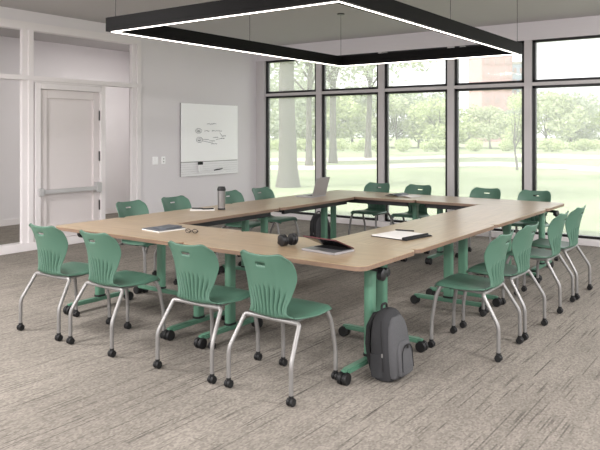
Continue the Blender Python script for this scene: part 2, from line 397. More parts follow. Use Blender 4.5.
# ------------------------------------------------------------------ window wall
mull = [-1.55, -.315, .893, 2.07, 3.25, 4.43, 5.61, 6.79]
bm = newbm()
add_box(bm, WX, WX+.19, WY-.03, WY+.16, 0, 2.86, bev=.004)
struct('trim_2', bm, M['mullion'])
bm = newbm(); add_box(bm, WX+.19, RX, WY-.06, WY+.13, 0, .085, bev=.006); struct('trim_3', bm, M['trim'])
edges = [WX+.19]+[m for m in mull]+[RX]
for i in range(len(edges)-1):
    a = edges[i]+(.045 if i else 0); b = edges[i+1]-.06
    wn = sempty('window_%d' % (i+1), ((a+b)/2, WY, 0)); cx = (a+b)/2
    if i < len(mull):
        bm = newbm(); add_box(bm, b-cx, b+.105-cx, -.01, .11, .085, 2.86, bev=.004); obj('mullion', bm, M['mullion'], wn)
    bm = newbm(); add_box(bm, a-cx, b-cx, -.0, .11, 2.205, 2.255, bev=.003); obj('transom', bm, M['mullion'], wn)
    for (z0, z1) in ((.085, 2.205), (2.255, 2.86)):
        bm = newbm(); t = .045
        for q in ((a, b, z0, z0+t*.8), (a, b, z1-t*.8, z1), (a, a+t, z0, z1), (b-t, b, z0, z1)):
            add_box(bm, q[0]-cx, q[1]-cx, .03, .10, q[2], q[3])
        fr = obj('window_frame', bm, M['sash'], wn, smooth=False)
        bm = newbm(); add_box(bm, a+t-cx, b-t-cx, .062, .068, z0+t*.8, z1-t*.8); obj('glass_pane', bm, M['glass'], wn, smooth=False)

# ------------------------------------------------------------------ wall fittings
bm = newbm(); add_box(bm, 0, .012, -.055, .055, -.06, .06, bev=.003)
o = obj('light_switch', bm, M['white']); o.location = (WX, 3.83, 1.10); tag(o, 'white double switch plate on the left wall, nearer the glazed partition', 'light switch')
for s in (-.025, .025):
    bm = newbm(); add_box(bm, .01, .018, s-.012, s+.012, -.03, .03, bev=.002); obj('rocker', bm, M['white'], o)
bm = newbm(); add_box(bm, 0, .012, -.038, .038, -.06, .06, bev=.003)
o = obj('wall_outlet', bm, M['white']); o.location = (WX, 4.00, 1.10); tag(o, 'narrow white wall plate with small slots, nearer the whiteboard', 'wall plate')
for s in (-.022, .022):
    bm = newbm(); add_box(bm, .01, .0145, -.012, .012, s-.01, s+.01, bev=.002); obj('socket', bm, M['clip'], o)

wb = thing('whiteboard', 'large white dry-erase board hung on the grey wall with faint marker sketches', 'whiteboard', (WX, 5.06, 1.417))
hw, hz = .695, .602
bm = newbm(); add_box(bm, .015, .035, -hw, hw, -.36, hz, bev=.002); obj('writing_surface', bm, M['white'], wb)
bm = newbm(); add_box(bm, 0, .02, -hw-.004, hw+.004, -hz, hz+.003, bev=.003); obj('backing_frame', bm, M['clip'], wb)
bm = newbm()
for k in range(6): add_box(bm, .015, .036 if k % 2 else .042, -hw, hw, -hz+.038*k+.003, -hz+.038*(k+1), bev=.002)
obj('tool_rail', bm, M['tray'], wb)
def strokes(par):
    bm = newbm(); rnd = random.Random(3)
    def line(pts): add_tube(bm, [(.0365, y, z) for y, z in pts], .0028, seg=4)
    def scrib(y0, y1, z, amp=.010):
        n = 14; line([(y0+(y1-y0)*k/n, z+amp*rnd.uniform(-1, 1)) for k in range(n+1)])
    scrib(-.10, .13, .27, .014)
    for (y, z, rx, rz) in ((-.30, .15, .075, .040), (-.28, -.0, .075, .045)):
        line([(y+rx*math.cos(t*PI/8), z+rz*math.sin(t*PI/8)*(1+.1*math.sin(3*t))) for t in range(17)]); scrib(y-.05, y+.05, z+.01); scrib(y-.04, y+.04, z-.014)
    for (y0, y1, z) in ((-.16, -.04, .15), (0.02, .10, .15), (.15, .27, .15), (-.04, .10, -.02), (.05, .18, .04), (-.0, .15, -.07), (.25, .34, .02), (.27, .38, .06)): scrib(y0, y1, z)
    line([(-.19, .01), (-.05, .0)]); line([(.12, .0), (.26, .02)]); line([(.1, .14), (.15, .16)]); line([(.22, .12), (.28, .06)]); line([(-.2, -.02), (.05, -.06)])
    obj('marker_sketch', bm, M['ink'], par)
strokes(wb)
er = thing('marker_holder', 'small white marker cup with dark clips hooked on the whiteboard rail', 'marker holder', (WX+.042, 4.76, 1.0))
bm = newbm(); add_box(bm, 0, .045, -.035, .045, -.12, .0, bev=.006); obj('cup', bm, M['tray'], er)
for y in (-.02, .02, .06):
    bm = newbm(); add_box(bm, .005, .03, y-.014, y+.012, -.0, .05, bev=.004); obj('clip', bm, M['black'], er)
bm = newbm(); add_tube(bm, [(0, -.10, -.01), (0, -.02, 0), (0, .02, .0), (0, .11, .012)], [.009, .012, .012, .006])
o = obj('marker', bm, M['black']); o.location = (WX+.055, 5.22, .905); tag(o, 'black marker lying on the white rail under the board', 'marker')

# ------------------------------------------------------------------ suspended light ring
FX0, FX1, FY0, FY1, FZ = .20, 2.64, .40, 4.25, 2.42
lt = thing('pendant_light', 'black rectangular ring pendant lamp with glowing underside strip above tables', 'pendant light', (FX0, FY0, FZ))
bw, bh = .085, .125
L_, W_ = FX1-FX0, FY1-FY0
segs = {'a': (0, L_, 0, bw), 'b': (0, L_, W_-bw, W_), 'c': (0, bw, bw, W_-bw), 'd': (L_-bw, L_, bw, W_-bw)}
for k, (x0, x1, y0, y1) in segs.items():
    bm = newbm(); add_box(bm, x0, x1, y0, y1, .004, bh); obj('light_beam', bm, M['fixture'], lt, smooth=False)
s0, s1 = .033, .0415
for (x0, x1, y0, y1) in ((s0, L_-s0, s0, s1), (s0, L_-s0, W_-s1, W_-s0), (s0, s1, s1, W_-s1), (L_-s1, L_-s0, s1, W_-s1)):
    bm = newbm(); add_box(bm, x0, x1, y0, y1, -.002, .006); obj('light_diffuser', bm, M['led'], lt, smooth=False)
for (x, y) in ((.06, .06), (L_-.04, .06), (.05, W_-.05), (L_-.04, W_-.05), (L_-.04, W_*.5), (.04, W_*.5)):
    bm = newbm(); add_tube(bm, [(x, y, bh), (x, y, ZC-FZ-.012)], .0028, seg=6); cb = obj('suspension_cable', bm, M['darksteel'], lt)
    bm = newbm(); add_lathe(bm, [(.05, 0), (.05, .012), (.03, .014)], mtx=Matrix.Translation((x, y, ZC-FZ-.014))); obj('ceiling_canopy', bm, M['darksteel'], cb)
for x in (.7, 1.75):
    bm = newbm(); add_box(bm, x-.03, x+.03, W_-.07, W_-.015, bh, bh+.018, bev=.003); obj('cable_clip', bm, M['clip'], lt)

# ------------------------------------------------------------------ chair
def lerp(a, b, t): return a+(b-a)*t
def interp(tab, t):
    if t <= tab[0][0]: return tab[0][1]
    for i in range(len(tab)-1):
        if t <= tab[i+1][0]:
            a, b = tab[i], tab[i+1]; f = (t-a[0])/(b[0]-a[0]); f = f*f*(3-2*f) if len(tab) < 4 else f
            return lerp(a[1], b[1], f)
    return tab[-1][1]
def catmull(pts, n):
    P = [Vector(p) for p in pts]; P = [2*P[0]-P[1]]+P+[2*P[-1]-P[-2]]; out = []
    for i in range(1, len(P)-2):
        for k in range(n):
            t = k/n; a, b, c, d = P[i-1], P[i], P[i+1], P[i+2]
            out.append(.5*((2*b)+(-a+c)*t+(2*a-5*b+4*c-d)*t*t+(-a+3*b-3*c+d)*t**3))
    out.append(P[-2]); return out
# control rows along the shell: (y, z, half width, side rise (sides lifted / wrapped forward))
ROWS = [(.205, .440, .165, -.004), (.203, .458, .190, -.006), (.17, .471, .208, -.006), (.08, .466, .218, -.004), (-.02, .455, .216, .004),
        (-.10, .446, .200, .010), (-.155, .441, .172, .014), (-.196, .462, .142, .018), (-.205, .510, .136, .026), (-.212, .560, .156, .044),
        (-.220, .620, .178, .062), (-.230, .675, .195, .074), (-.244, .730, .196, .068), (-.262, .788, .187, .050), (-.273, .826, .170, .032)]
NS = 4
PY_ = catmull([(r[0], r[1], 0) for r in ROWS], NS); PW = catmull([(r[2], r[3], 0) for r in ROWS], NS)
NR = len(PY_); BREAK = 6*NS
NU = 120
def shell_pt(i, u):
    p = PY_[i]; hw_, side = PW[i].x, PW[i].y
    q0 = PY_[max(0, i-1)]; q1 = PY_[min(NR-1, i+1)]
    t = Vector((0, q1.x-q0.x, q1.y-q0.y)).normalized()
    n = Vector((0, t.z, -t.y))              # pointing to sitter side (up over the seat, forward on the back)
    if n.z < 0 and i < BREAK: n = -n
    if i >= BREAK and n.y < 0: n = -n
    s = abs(u)
    c = Vector((u*hw_, p.x, p.y))+n*side*(s**2.2)
    z = p.y
    if z > .77 and i > BREAK:              # wavy top edge with raised corners
        k = (z-.77)/(.826-.77)
        c.z += k*(.006*(math.exp(-((s-.80)/.22)**2))-.001*math.exp(-(s/.35)**2))
        if s > .62: c.z -= k*((s-.62)/.38)**3*.024
    if i < BREAK and s > .84: c.z -= ((s-.84)/.16)**2*.018*min(1, (BREAK-i)/(2.5*NS))   # rolled side edge of the seat
    # fanned grooves at the lumbar
    if i > BREAK:
        top = .650-.070*s*s; k = max(0, min(1, (z-.452)/.03))*max(0, min(1, (top-z)/.055))
        if s < .90:
            g = (math.cos(u*PI*10.5)*.5+.5)**2.4
            c += n*(.025*g*k*(1-.35*s))
    return c
def make_shell():
    vs = newbm(); vb = newbm()
    for bm, i0, i1 in ((vs, 0, BREAK), (vb, BREAK, NR-1)):
        grid = []
        for i in range(i0, i1+1): grid.append([bm.verts.new(shell_pt(i, -1+2*k/NU)) for k in range(NU+1)])
        for a in range(len(grid)-1):
            for k in range(NU):
                zc = (grid[a][k].co.z+grid[a+1][k].co.z)/2; uc = abs(-1+2*(k+.5)/NU)
                if bm is vb and .762 < zc < .778 and uc < .19: continue
                bm.faces.new((grid[a][k], grid[a][k+1], grid[a+1][k+1], grid[a+1][k]))
        bm.normal_update()
    return vs, vb
def make_chair(label, loc, rotz):
    t = thing('stacking_chair', label, 'chair', loc, rotz, 'green classroom chairs around the tables')
    vs, vb = make_shell()
    for nm, bm in (('seat', vs), ('backrest', vb)):
        o = obj(nm, bm, M['green'], t)
        md = o.modifiers.new('thick', 'SOLIDIFY'); md.thickness = .008; md.offset = 0
    r = .0138
    for s in (-1, 1):
        bm = newbm(); add_tube(bm, bend([(s*.16, -.150, .428), (s*.207, -.152, .428), (s*.236, -.27, .235), (s*.236, -.27, .055)], .035), r); lg = obj('leg', bm, M['silver'], t)
        caster(lg, (s*.236, -.27), .024, s)
        bm = newbm(); add_tube(bm, bend([(s*.150, .12, .440), (s*.178, .165, .443), (s*.192, .195, .37), (s*.205, .222, .2), (s*.207, .224, .055)], .03), r); lg = obj('leg', bm, M['silver'], t)
        caster(lg, (s*.207, .224), .024, s)
        bm = newbm(); add_tube(bm, bend([(s*.150, .12, .440), (s*.150, -.10, .428), (s*.155, -.150, .428)], .03), r); obj('seat_rail', bm, M['silver'], t)
        bm = newbm(); add_box(bm, s*.178-.014, s*.178+.014, .06, .10, .43, .458, bev=.004); obj('glide_pad', bm, M['black'], t)
    bm = newbm(); add_tube(bm, [(-.165, -.150, .428), (.165, -.150, .428)], r); obj('rear_crossbar', bm, M['silver'], t)
    bm = newbm(); add_tube(bm, [(-.15, .08, .440), (.15, .08, .440)], r); obj('front_crossbar', bm, M['silver'], t)
    return t
def caster(par, xy, rad, s, stem=2.5):
    x, y = xy
    bm = newbm()
    for d in (-1, 1):
        b2 = bmesh.new(); seg = 16
        mt = Matrix.Translation((x+d*rad*.48, y, rad))@Matrix.Rotation(PI/2, 4, 'Y')
        w_ = rad*.36
        add_lathe(bm, [(rad*.55, -w_), (rad*.92, -w_), (rad, -w_*.6), (rad, w_*.6), (rad*.92, w_), (rad*.55, w_)], seg=18, mtx=mt)
        b2.free()
    cw = obj('caster', bm, M['rubber'], par)
    bm = newbm(); add_box(bm, x-rad*.22, x+rad*.22, y-rad*.8, y+rad*.8, rad*.7, rad*min(2.05, stem), bev=rad*.15)
    if stem > 2: add_tube(bm, [(x, y, rad*1.7), (x, y, rad*stem)], rad*.62, seg=12)
    return cw, obj('caster_fork', bm, M['black'], par)

near = [(.476, -.17), (1.095, -.165), (1.977, -.135), (2.587, -.125)]
chair = make_chair('green chair at the near table row, leftmost of the row', (near[0][0], near[0][1], 0), math.radians(1.5))
labs = ['green chair at the near table row, second from the left',
        'green chair at the near table row, third from the left, before the eyeglasses',
        'green chair at the near table row, rightmost, before the headphones']
for (x, y), l, a in zip(near[1:], labs, (-1.0, 1.2, -1.0)): place_copy(chair, (x, y, 0), math.radians(a), l)
labs = ['green chair on the right side of the tables, nearest one, beyond the grey backpack',
        'green chair on the right side, second nearest of that row',
        'green chair on the right side, third nearest, its back partly covering the farthest one',
        'green chair on the right side, farthest of that row, closest to the windows']
for (x, y), l, a in zip(((3.232, 1.237), (3.235, 1.825), (3.235, 2.73), (3.24, 3.33)), labs, (1, -1, 1.5, -1)): place_copy(chair, (x, y, 0), PI/2+math.radians(a), l)
labs = ['green chair on the left side, nearest of that row, in front of the partition door',
        'green chair on the left side, second nearest, beside the wall switches',
        'green chair on the left side, third nearest, directly behind the steel tumbler',
        'green chair on the left side, farthest of that row, beside the corner of the windows']
for (x, y), l, a in zip(((-.15, 1.165), (-.15, 1.77), (-.15, 2.69), (-.15, 3.29)), labs, (1, -1.5, 1, 0)): place_copy(chair, (x, y, 0), -PI/2+math.radians(a), l)
labs = ['green chair at the window row, leftmost of that row',
        'green chair at the window row, second from the left, behind the open magazine',
        'green chair at the window row, third from the left',
        'green chair at the window row, rightmost of that row']
for (x, y), l, a in zip(((.435, 4.66), (1.055, 4.66), (1.99, 4.66), (2.597, 4.66)), labs, (1, -1, 1, 0)): place_copy(chair, (x, y, 0), PI+math.radians(a), l)

# ------------------------------------------------------------------ tables
TL, TW, TH = 1.524, .7356, .74
def make_table(label, loc, rotz):
    t = thing('training_table', label, 'table', loc, rotz, 'oak topped rolling tables set in a square')
    bm = newbm(); o = rrect(-TL/2+.0015, TL/2-.0015, -TW/2+.0015, TW/2-.0015, .07, 8)
    add_prism(bm, o, TH-.004, TH, 0, 0, 0); add_prism(bm, o, TH-.030, TH-.004, 1, 1, 2)
    obj('tabletop', bm, [M['wood'], M['edge'], M['ply']], t)
    bm = newbm(); add_box(bm, -TL/2+.24, TL/2-.24, -.14, -.11, TH-.065, TH-.0305, bev=.003); add_box(bm, -TL/2+.12, TL/2-.12, .27, .31, TH-.085, TH-.0305, bev=.003)
    obj('support_rail', bm, M['black'], t)
    for s in (-1, 1):
        x = s*(TL/2-.162)
        bm = newbm(); pr = [(x+px, py) for px, py in rrect(-.030, .030, -.042, .042, .024, 5)]
        add_prism(bm, pr, .075, TH-.075); lg = obj('leg', bm, M['greenmetal'], t)
        bm = newbm(); pr = [(x+px, py) for px, py in rrect(-.036, .036, -.048, .048, .028, 5)]; add_prism(bm, pr, .098, .113); obj('collar', bm, M['black'], lg)
        bm = newbm(); add_box(bm, x-.028, x+.028, -.30, .30, .060, .092, bev=.008); add_box(bm, x-.02, x+.02, -.326, .326, .074, .09, bev=.006); ft = obj('foot', bm, M['greenmetal'], t)
        for q in (-1, 1): caster(ft, (x, q*.318), .038, 1, 1.9)
        bm = newbm(); add_box(bm, x-.045, x+.045, -.26, .26, TH-.048, TH-.0305, bev=.003); add_box(bm, x-.04, x+.04, -.07, .07, TH-.095, TH-.047, bev=.006)
        obj('top_bracket', bm, M['greenmetal'], t)
        bm = newbm()
        for yy, rr in ((-.09, .036), (-.035, .028)):
            add_lathe(bm, [(rr*.8, -.02), (rr, -.015), (rr, .015), (rr*.8, .02)], 20, Matrix.Translation((x+s*.135, yy, TH-.082+yy*.15))@Matrix.Rotation(PI/2, 4, 'Y'))
        add_tube(bm, [(x, -.06, TH-.065), (x+s*.13, -.06, TH-.072)], .016)
        obj('tilt_latch', bm, M['black'], t)
    return t
H2 = TW/2
ty = [TW+TL/2, TW+TL*1.5]
table = make_table('oak topped rolling table at the near left corner of the square', (TL/2, H2, 0), 0)
for loc, rz, l in (((TL*1.5, H2, 0), 0, 'oak topped rolling table at the near right corner, holding the half-open laptop and headphones'),
                   ((H2, ty[0], 0), -PI/2, 'oak topped rolling table on the left side, nearer one, holding the steel tumbler'),
                   ((H2, ty[1], 0), -PI/2, 'oak topped rolling table on the left side, farther one, holding the open silver laptop'),
                   ((2*TL-H2, ty[0], 0), PI/2, 'oak topped rolling table on the right side, nearer one, holding the open leather portfolio'),
                   ((2*TL-H2, ty[1], 0), PI/2, 'bare oak topped rolling table on the right side, farther one'),
                   ((TL/2, TW*1.5+2*TL, 0), PI, 'oak topped rolling table by the windows, left one, holding the open magazine'),
                   ((TL*1.5, TW*1.5+2*TL, 0), PI, 'bare oak topped rolling table by the windows, right one, at the far right corner')):
    place_copy(table, loc, rz, l)

# ------------------------------------------------------------------ backpacks
def loft(bm, secs, n=28, mi=0):
    rings = []
    for (cx, cy, z, hx, hy_, e) in secs:
        ring = []
        for k in range(n):
            a = 2*PI*k/n; c, s = math.cos(a), math.sin(a)
            ring.append(bm.verts.new((cx+hx*math.copysign(abs(c)**(2/e), c), cy+hy_*math.copysign(abs(s)**(2/e), s), z)))
        rings.append(ring)
    for i in range(len(rings)-1):
        for k in range(n):
            f = bm.faces.new((rings[i][k], rings[i][(k+1) % n], rings[i+1][(k+1) % n], rings[i+1][k])); f.material_index = mi
    for f in (bm.faces.new(rings[0][::-1]), bm.faces.new(rings[-1])): f.material_index = mi
def backpack(label, loc, rotz, tilt, m1, m2, sc=1.0):
    # front faces +x, wearer's side faces -x
    t = thing('backpack', label, 'backpack', loc, rotz)
    t.rotation_euler = (0, tilt, rotz); t.scale = (sc, sc, sc)
    bm = newbm()
    zs = [(0, .06, .11), (.012, .078, .130), (.04, .088, .138), (.12, .092, .142), (.22, .090, .142), (.31, .082, .136), (.37, .072, .124), (.41, .058, .104), (.435, .042, .078), (.447, .022, .045)]
    loft(bm, [(-.0-(z*.03), 0, z, hx, hy_, 3.2) for z, hx, hy_ in zs]); obj('main_body', bm, m2, t)
    bm = newbm()
    zs = [(.018, .02, .10), (.03, .034, .118), (.06, .042, .124), (.14, .045, .127), (.22, .043, .126), (.30, .036, .118), (.35, .028, .104), (.385, .020, .082), (.405, .01, .05)]
    loft(bm, [(.072-(z*.06), 0, z, hx, hy_, 3.0) for z, hx, hy_ in zs]); obj('front_compartment', bm, m1, t)
    bm = newbm()
    zs = [(.035, .012, .078), (.045, .022, .090), (.08, .027, .095), (.16, .027, .096), (.20, .022, .090), (.232, .014, .074), (.25, .006, .045)]
    loft(bm, [(.112-(z*.06), 0, z, hx, hy_, 3.0) for z, hx, hy_ in zs]); fp = obj('front_pocket', bm, m1, t)
    bm = newbm(); arc = [(.124, -.075, .07)]+[(.121, -.070*math.cos(a)*1.0, .17+.06*math.sin(a)) for a in [PI*k/12 for k in range(13)]]+[(.124, .075, .07)]
    add_tube(bm, [(x+.006, y, z) for x, y, z in arc], .0035, seg=6); obj('zipper', bm, M['packblack'], fp)
    bm = newbm(); add_box(bm, .128, .134, -.012, .012, .205, .232, bev=.003); obj('badge', bm, M['black'], fp)
    for s in (-1, 1):
        bm = newbm()
        pts = [(.02, s*.138, .07), (.02, s*.1435, .2), (.012, s*.139, .30), (.005, s*.121, .375), (-.004, s*.075, .432), (-.006, 0, .449)]
        add_tube(bm, pts, .004, seg=6); z_ = obj('zipper', bm, M['packblack'], t)
        bm = newbm(); add_box(bm, .016, .026, s*.147-.004, s*.147+.004, .165, .19, bev=.002); obj('zipper_pull', bm, M['clip'], z_)
        bm = newbm(); loft(bm, [(-.028, s*.128, z, hx, .022, 3) for z, hx in ((.03, .04), (.05, .046), (.12, .048), (.175, .046), (.18, .040))]); obj('side_pocket', bm, M['packdark'], t)
        bm = newbm(); add_tube(bm, [(-.03, s*.05, .43), (-.075, s*.06, .41), (-.115, s*.07, .33), (-.122, s*.078, .22), (-.108, s*.09, .12), (-.08, s*.11, .05)], [.014, .02, .022, .022, .016, .008], seg=8, flat=.9)
        obj('shoulder_strap', bm, M['packblack'], t)
    bm = newbm(); add_tube(bm, bend([(-.035, -.035, .43), (-.035, -.032, .475), (-.035, .032, .475), (-.035, .035, .43)], .03), .008, seg=8); obj('top_handle', bm, M['packblack'], t)
    return t
backpack('grey backpack with front pocket leaning on the green table leg at the near right corner', (3.055, .335, .002), 0.0, math.radians(-2), M['packgrey'], M['packdark'], .95)
backpack('dark backpack standing behind the far left table leg, seen under the silver laptop', (-.085, 4.22, .004), -PI*.1, math.radians(-2), M['packgrey'], M['packdark'], .95)

# ------------------------------------------------------------------ things on the tables
T = TH
def nl(u, v): # point on the tabletop plane seen at a pixel of the reference
    d = FW+RT*((u-300)/F)+Vector((0, 0, -(v-HY)/F)); k = (T-CAM.z)/d.z; return CAM+d*k
# half-open dark laptop
p = nl(334, 246)
lp = thing('laptop', 'half-open dark red laptop with silver base at the near right corner table', 'laptop', (2.575, .345, T), math.radians(-7))
lp.scale = (.88, .93, 1)
bm = newbm(); add_box(bm, -.165, .165, -.115, .115, .001, .015, bev=.004); b_ = obj('laptop_base', bm, M['silverlap'], lp)
bm = newbm()
for r_ in range(5):
    for c_ in range(13): add_box(bm, -.14+c_*.0216, -.122+c_*.0216, .09-r_*.022, .108-r_*.022, .015, .017)
obj('keyboard', bm, M['keys'], b_, smooth=False)
bm = newbm(); add_box(bm, -.05, .05, -.10, -.035, .0148, .0156); obj('touchpad', bm, M['clip'], b_, smooth=False)
lid = bpy.data.objects.new('laptop_lid', None)
def lidmesh(m_out, m_in, ang, par, hw=.165, hd=.225):
    bm = newbm(); add_box(bm, -hw, hw, -hd, 0, 0, .007, bev=.003)
    b2 = bmesh.new()
    me = obj('laptop_lid', bm, m_out, par); me.location = (0, .112, .016); me.rotation_euler = (-ang, 0, 0)
    b2.free(); bm = newbm(); add_box(bm, -hw+.01, hw-.01, -hd+.012, -.012, -.0015, .0005); s = obj('laptop_screen', bm, m_in, me, smooth=False)
    return me
lidmesh(M['redlid'], M['screen'], math.radians(20), lp)
# far open laptop
p = nl(311, 196.3)
lp2 = thing('laptop', 'open silver laptop on the far left table facing the room', 'laptop', (p.x, p.y, T), -PI*.5+.08)
bm = newbm(); add_box(bm, -.17, .17, -.12, .12, .001, .016, bev=.004); b2_ = obj('laptop_base', bm, M['silverlap'], lp2)
bm = newbm()
for r_ in range(5):
    for c_ in range(13): add_box(bm, -.14+c_*.0216, -.122+c_*.0216, .09-r_*.022, .108-r_*.022, .016, .018)
obj('keyboard', bm, M['keys'], b2_, smooth=False)
lidmesh(M['silverlap'], M['screen'], math.radians(105), lp2, .17, .235)

# headphones
p = nl(288, 246)
hp = thing('headphones', 'black over-ear headphones lying on the near table beside the half-open laptop', 'headphones', (p.x, p.y, T), math.radians(70)); hp.scale = (1.1, 1.1, 1.1)
for s in (-1, 1):
    bm = newbm(); mt = Matrix.Translation((s*.045, 0, .040))@Matrix.Rotation(PI/2+s*.12, 4, 'Y')
    add_lathe(bm, [(.030, -.014), (.037, -.010), (.038, .004), (.033, .012), (.02, .015)], 24, mt)
    ec = obj('ear_cup', bm, M['black'], hp)
    bm = newbm(); mt = Matrix.Translation((s*.024, 0, .040))@Matrix.Rotation(PI/2+s*.12, 4, 'Y')
    add_lathe(bm, [(.026, -.009), (.035, -.007), (.037, .003), (.032, .008)], 24, mt); obj('ear_cushion', bm, M['leather'], ec)
bm = newbm(); add_tube(bm, [(.052*math.cos(a), .075*math.sin(a), .040-.030*math.sin(a)) for a in [PI*k/16 for k in range(17)]], .0085, seg=8, flat=1.4); obj('headband', bm, M['leather'], hp)

# portfolio with pen
p = nl(391, 236.5)
pf_ = thing('portfolio', 'open black leather portfolio with white pad on the right side table', 'portfolio', (2.68, 1.212, T), math.radians(-9))
bm = newbm(); add_box(bm, -.165, .165, -.17, .17, .001, .006, bev=.002); obj('cover', bm, M['leather'], pf_)
bm = newbm(); add_box(bm, -.160, .120, -.165, .163, .006, .014, bev=.002); obj('paper_pad', bm, M['paper'], pf_)
bm = newbm(); add_box(bm, .134, .162, -.162, .162, .006, .011, bev=.002); add_box(bm, .122, .134, -.165, .165, .006, .022, bev=.003); obj('inside_pocket', bm, M['leather'], pf_)
bm = newbm(); add_tube(bm, [(-.085, 0, .0), (-.075, 0, 0), (.07, 0, 0)], [.002, .0055, .0055], seg=10); pe = obj('pen', bm, M['black'])
pp = nl(410, 233); pe.location = (pp.x-.03, pp.y-.02, T+.0205); pe.rotation_euler = (0, 0, math.radians(8)); tag(pe, 'black pen lying across the open leather portfolio', 'pen')

# grey notebooks
p = nl(159.5, 230.8)
bm = newbm(); add_box(bm, -.12, .12, -.13, .13, .0, .011, bev=.002)
o = obj('notebook', bm, M['paper']); o.location = (.934, .40, T+.0005); o.rotation_euler = (0, 0, math.radians(-8)); tag(o, 'large pale notebook lying under a grey one on the near left table', 'notebook')
bm = newbm(); add_box(bm, -.122, .122, -.132, .132, .0105, .0135, bev=.001); obj('notebook_cover', bm, M['greycover'], o)
bm = newbm(); add_box(bm, -.075, .075, -.095, .095, 0, .011, bev=.002)
o2 = obj('notebook', bm, M['greycover']); o2.location = (.95, .43, T+.0145); o2.rotation_euler = (0, 0, math.radians(4)); tag(o2, 'small dark grey notebook lying on top of the larger pale one', 'notebook')
# eyeglasses
p = nl(191.5, 233.3)
eg = thing('eyeglasses', 'dark framed eyeglasses folded beside the grey notebooks on the near table', 'eyeglasses', (p.x, p.y, T), math.radians(15)); eg.scale = (.85, .85, .8)
for s in (-1, 1):
    bm = newbm(); add_tube(bm, [(s*.036+.026*math.cos(a), 0, .022+.019*math.sin(a)) for a in [2*PI*k/16 for k in range(17)]], .003, seg=6, cap=False); rm = obj('lens_rim', bm, M['black'], eg)
    bm = newbm(); add_tube(bm, bend([(s*.064, 0, .03), (s*.066, .01, .026), (s*.045, .04, .010), (-s*.03, .055, .005)], .01), .0028, seg=6); obj('temple_arm', bm, M['black'], eg)
bm = newbm(); add_tube(bm, [(-.011, 0, .026), (0, 0, .03), (.011, 0, .026)], .003, seg=6); obj('bridge', bm, M['black'], eg)

# tumbler
p = nl(221.5, 209.7)
tb = thing('tumbler', 'brushed steel travel tumbler with black lid on the left side table', 'tumbler', (p.x, p.y, T)); tb.scale = (1.12, 1.12, 1.17)
bm = newbm(); add_lathe(bm, [(.030, .0), (.032, .003), (.033, .02), (.037, .17)], 28); obj('tumbler_body', bm, M['steel'], tb)
bm = newbm(); add_lathe(bm, [(.0375, .168), (.039, .172), (.039, .185), (.035, .192), (.032, .203), (.02, .205)], 28); obj('tumbler_lid', bm, M['black'], tb)
bm = newbm(); add_lathe(bm, [(.0335, .0), (.0345, .004), (.0345, .012), (.0335, .016)], 28); obj('base_band', bm, M['black'], tb)

# papers with pens on the left table
p = nl(203, 209.8)
bm = newbm(); add_box(bm, -.13, .12, -.085, .085, 0, .005, bev=.001)
o = obj('notepad', bm, M['paper']); o.location = (p.x, p.y, T+.0005); o.rotation_euler = (0, 0, math.radians(42)); tag(o, 'white notepad lying on the left side table next to the steel tumbler', 'notepad')
for k, (dx, dy, a, l) in enumerate(((-.06, -.02, 20, 'black pen at the left end of the white notepad by the tumbler'), (.05, .02, 60, 'black pen at the right end of the white notepad by the tumbler'))):
    bm = newbm(); add_tube(bm, [(-.065, 0, 0), (-.055, 0, 0), (.06, 0, 0)], [.003, .007, .007], seg=10)
    q = obj('pen', bm, M['black']); q.location = (p.x+dx, p.y+dy, T+.013); q.rotation_euler = (0, 0, math.radians(a)); tag(q, l, 'pen')

# open magazine at the window row
p = nl(404, 196.2)
mg = thing('magazine', 'open magazine with curling grey pages on the window side table', 'magazine', (p.x, p.y, T), math.radians(-6))
for s in (-1, 1):
    bm = newbm(); g = []
    for i in range(11):
        t_ = i/10; z = .004+.022*math.sin(min(1, t_*1.1)*PI)*math.exp(-t_*1.5) if s > 0 else .004+.035*math.sin(t_*PI)*(1-t_*.5)
        g.append([bm.verts.new((s*t_*.20, y, z)) for y in (-.13, .13)])
    for i in range(10): bm.faces.new((g[i][0], g[i][1], g[i+1][1], g[i+1][0]))
    o = obj('page_spread', bm, M['paper'] if s > 0 else M['greycover'], mg)
    md = o.modifiers.new('thick', 'SOLIDIFY'); md.thickness = .003; md.offset = 0

# ------------------------------------------------------------------ outdoors
GZ = -.15
bm = newbm()
g = []
for i in range(41): g.append([bm.verts.new((-160+8*i, WY+.2+8*j, GZ)) for j in range(32)])
for i in range(40):
    for j in range(31): bm.faces.new((g[i][j], g[i+1][j], g[i+1][j+1], g[i][j+1]))
o = struct('lawn', bm, M['grass'])
tag(o, 'mown green lawn stretching beyond the windows', 'lawn', kind='structure')
def gpt(u, v):
    return at(u, v, (CAM.z-GZ)*F/(v-HY))
def pathstrip(name, pix, wv, label):
    bm = newbm(); prev = None
    for (u, v) in pix:
        a = gpt(u, v-wv); b = gpt(u, v+wv)
        a.z = b.z = GZ+.02
        cur = [bm.verts.new(a), bm.verts.new(b), bm.verts.new(b+Vector((0, 0, -.1))), bm.verts.new(a+Vector((0, 0, -.1)))]
        if prev:
            for k in range(4): bm.faces.new((prev[k], prev[(k+1) % 4], cur[(k+1) % 4], cur[k]))
        prev = cur
    o = obj(name, bm, M['path'], smooth=False); o['kind'] = 'structure'; o['label'] = label; o['category'] = 'path'
pathstrip('footpath', [(230, 168), (300, 168), (370, 167), (430, 165), (500, 164), (560, 167), (680, 175)], 2.2, 'pale footpath crossing the lawn nearer the windows')
pathstrip('road', [(240, 160), (330, 160), (400, 158.5), (470, 156), (540, 156), (640, 158)], 1.6, 'pale road crossing the park near the trees')

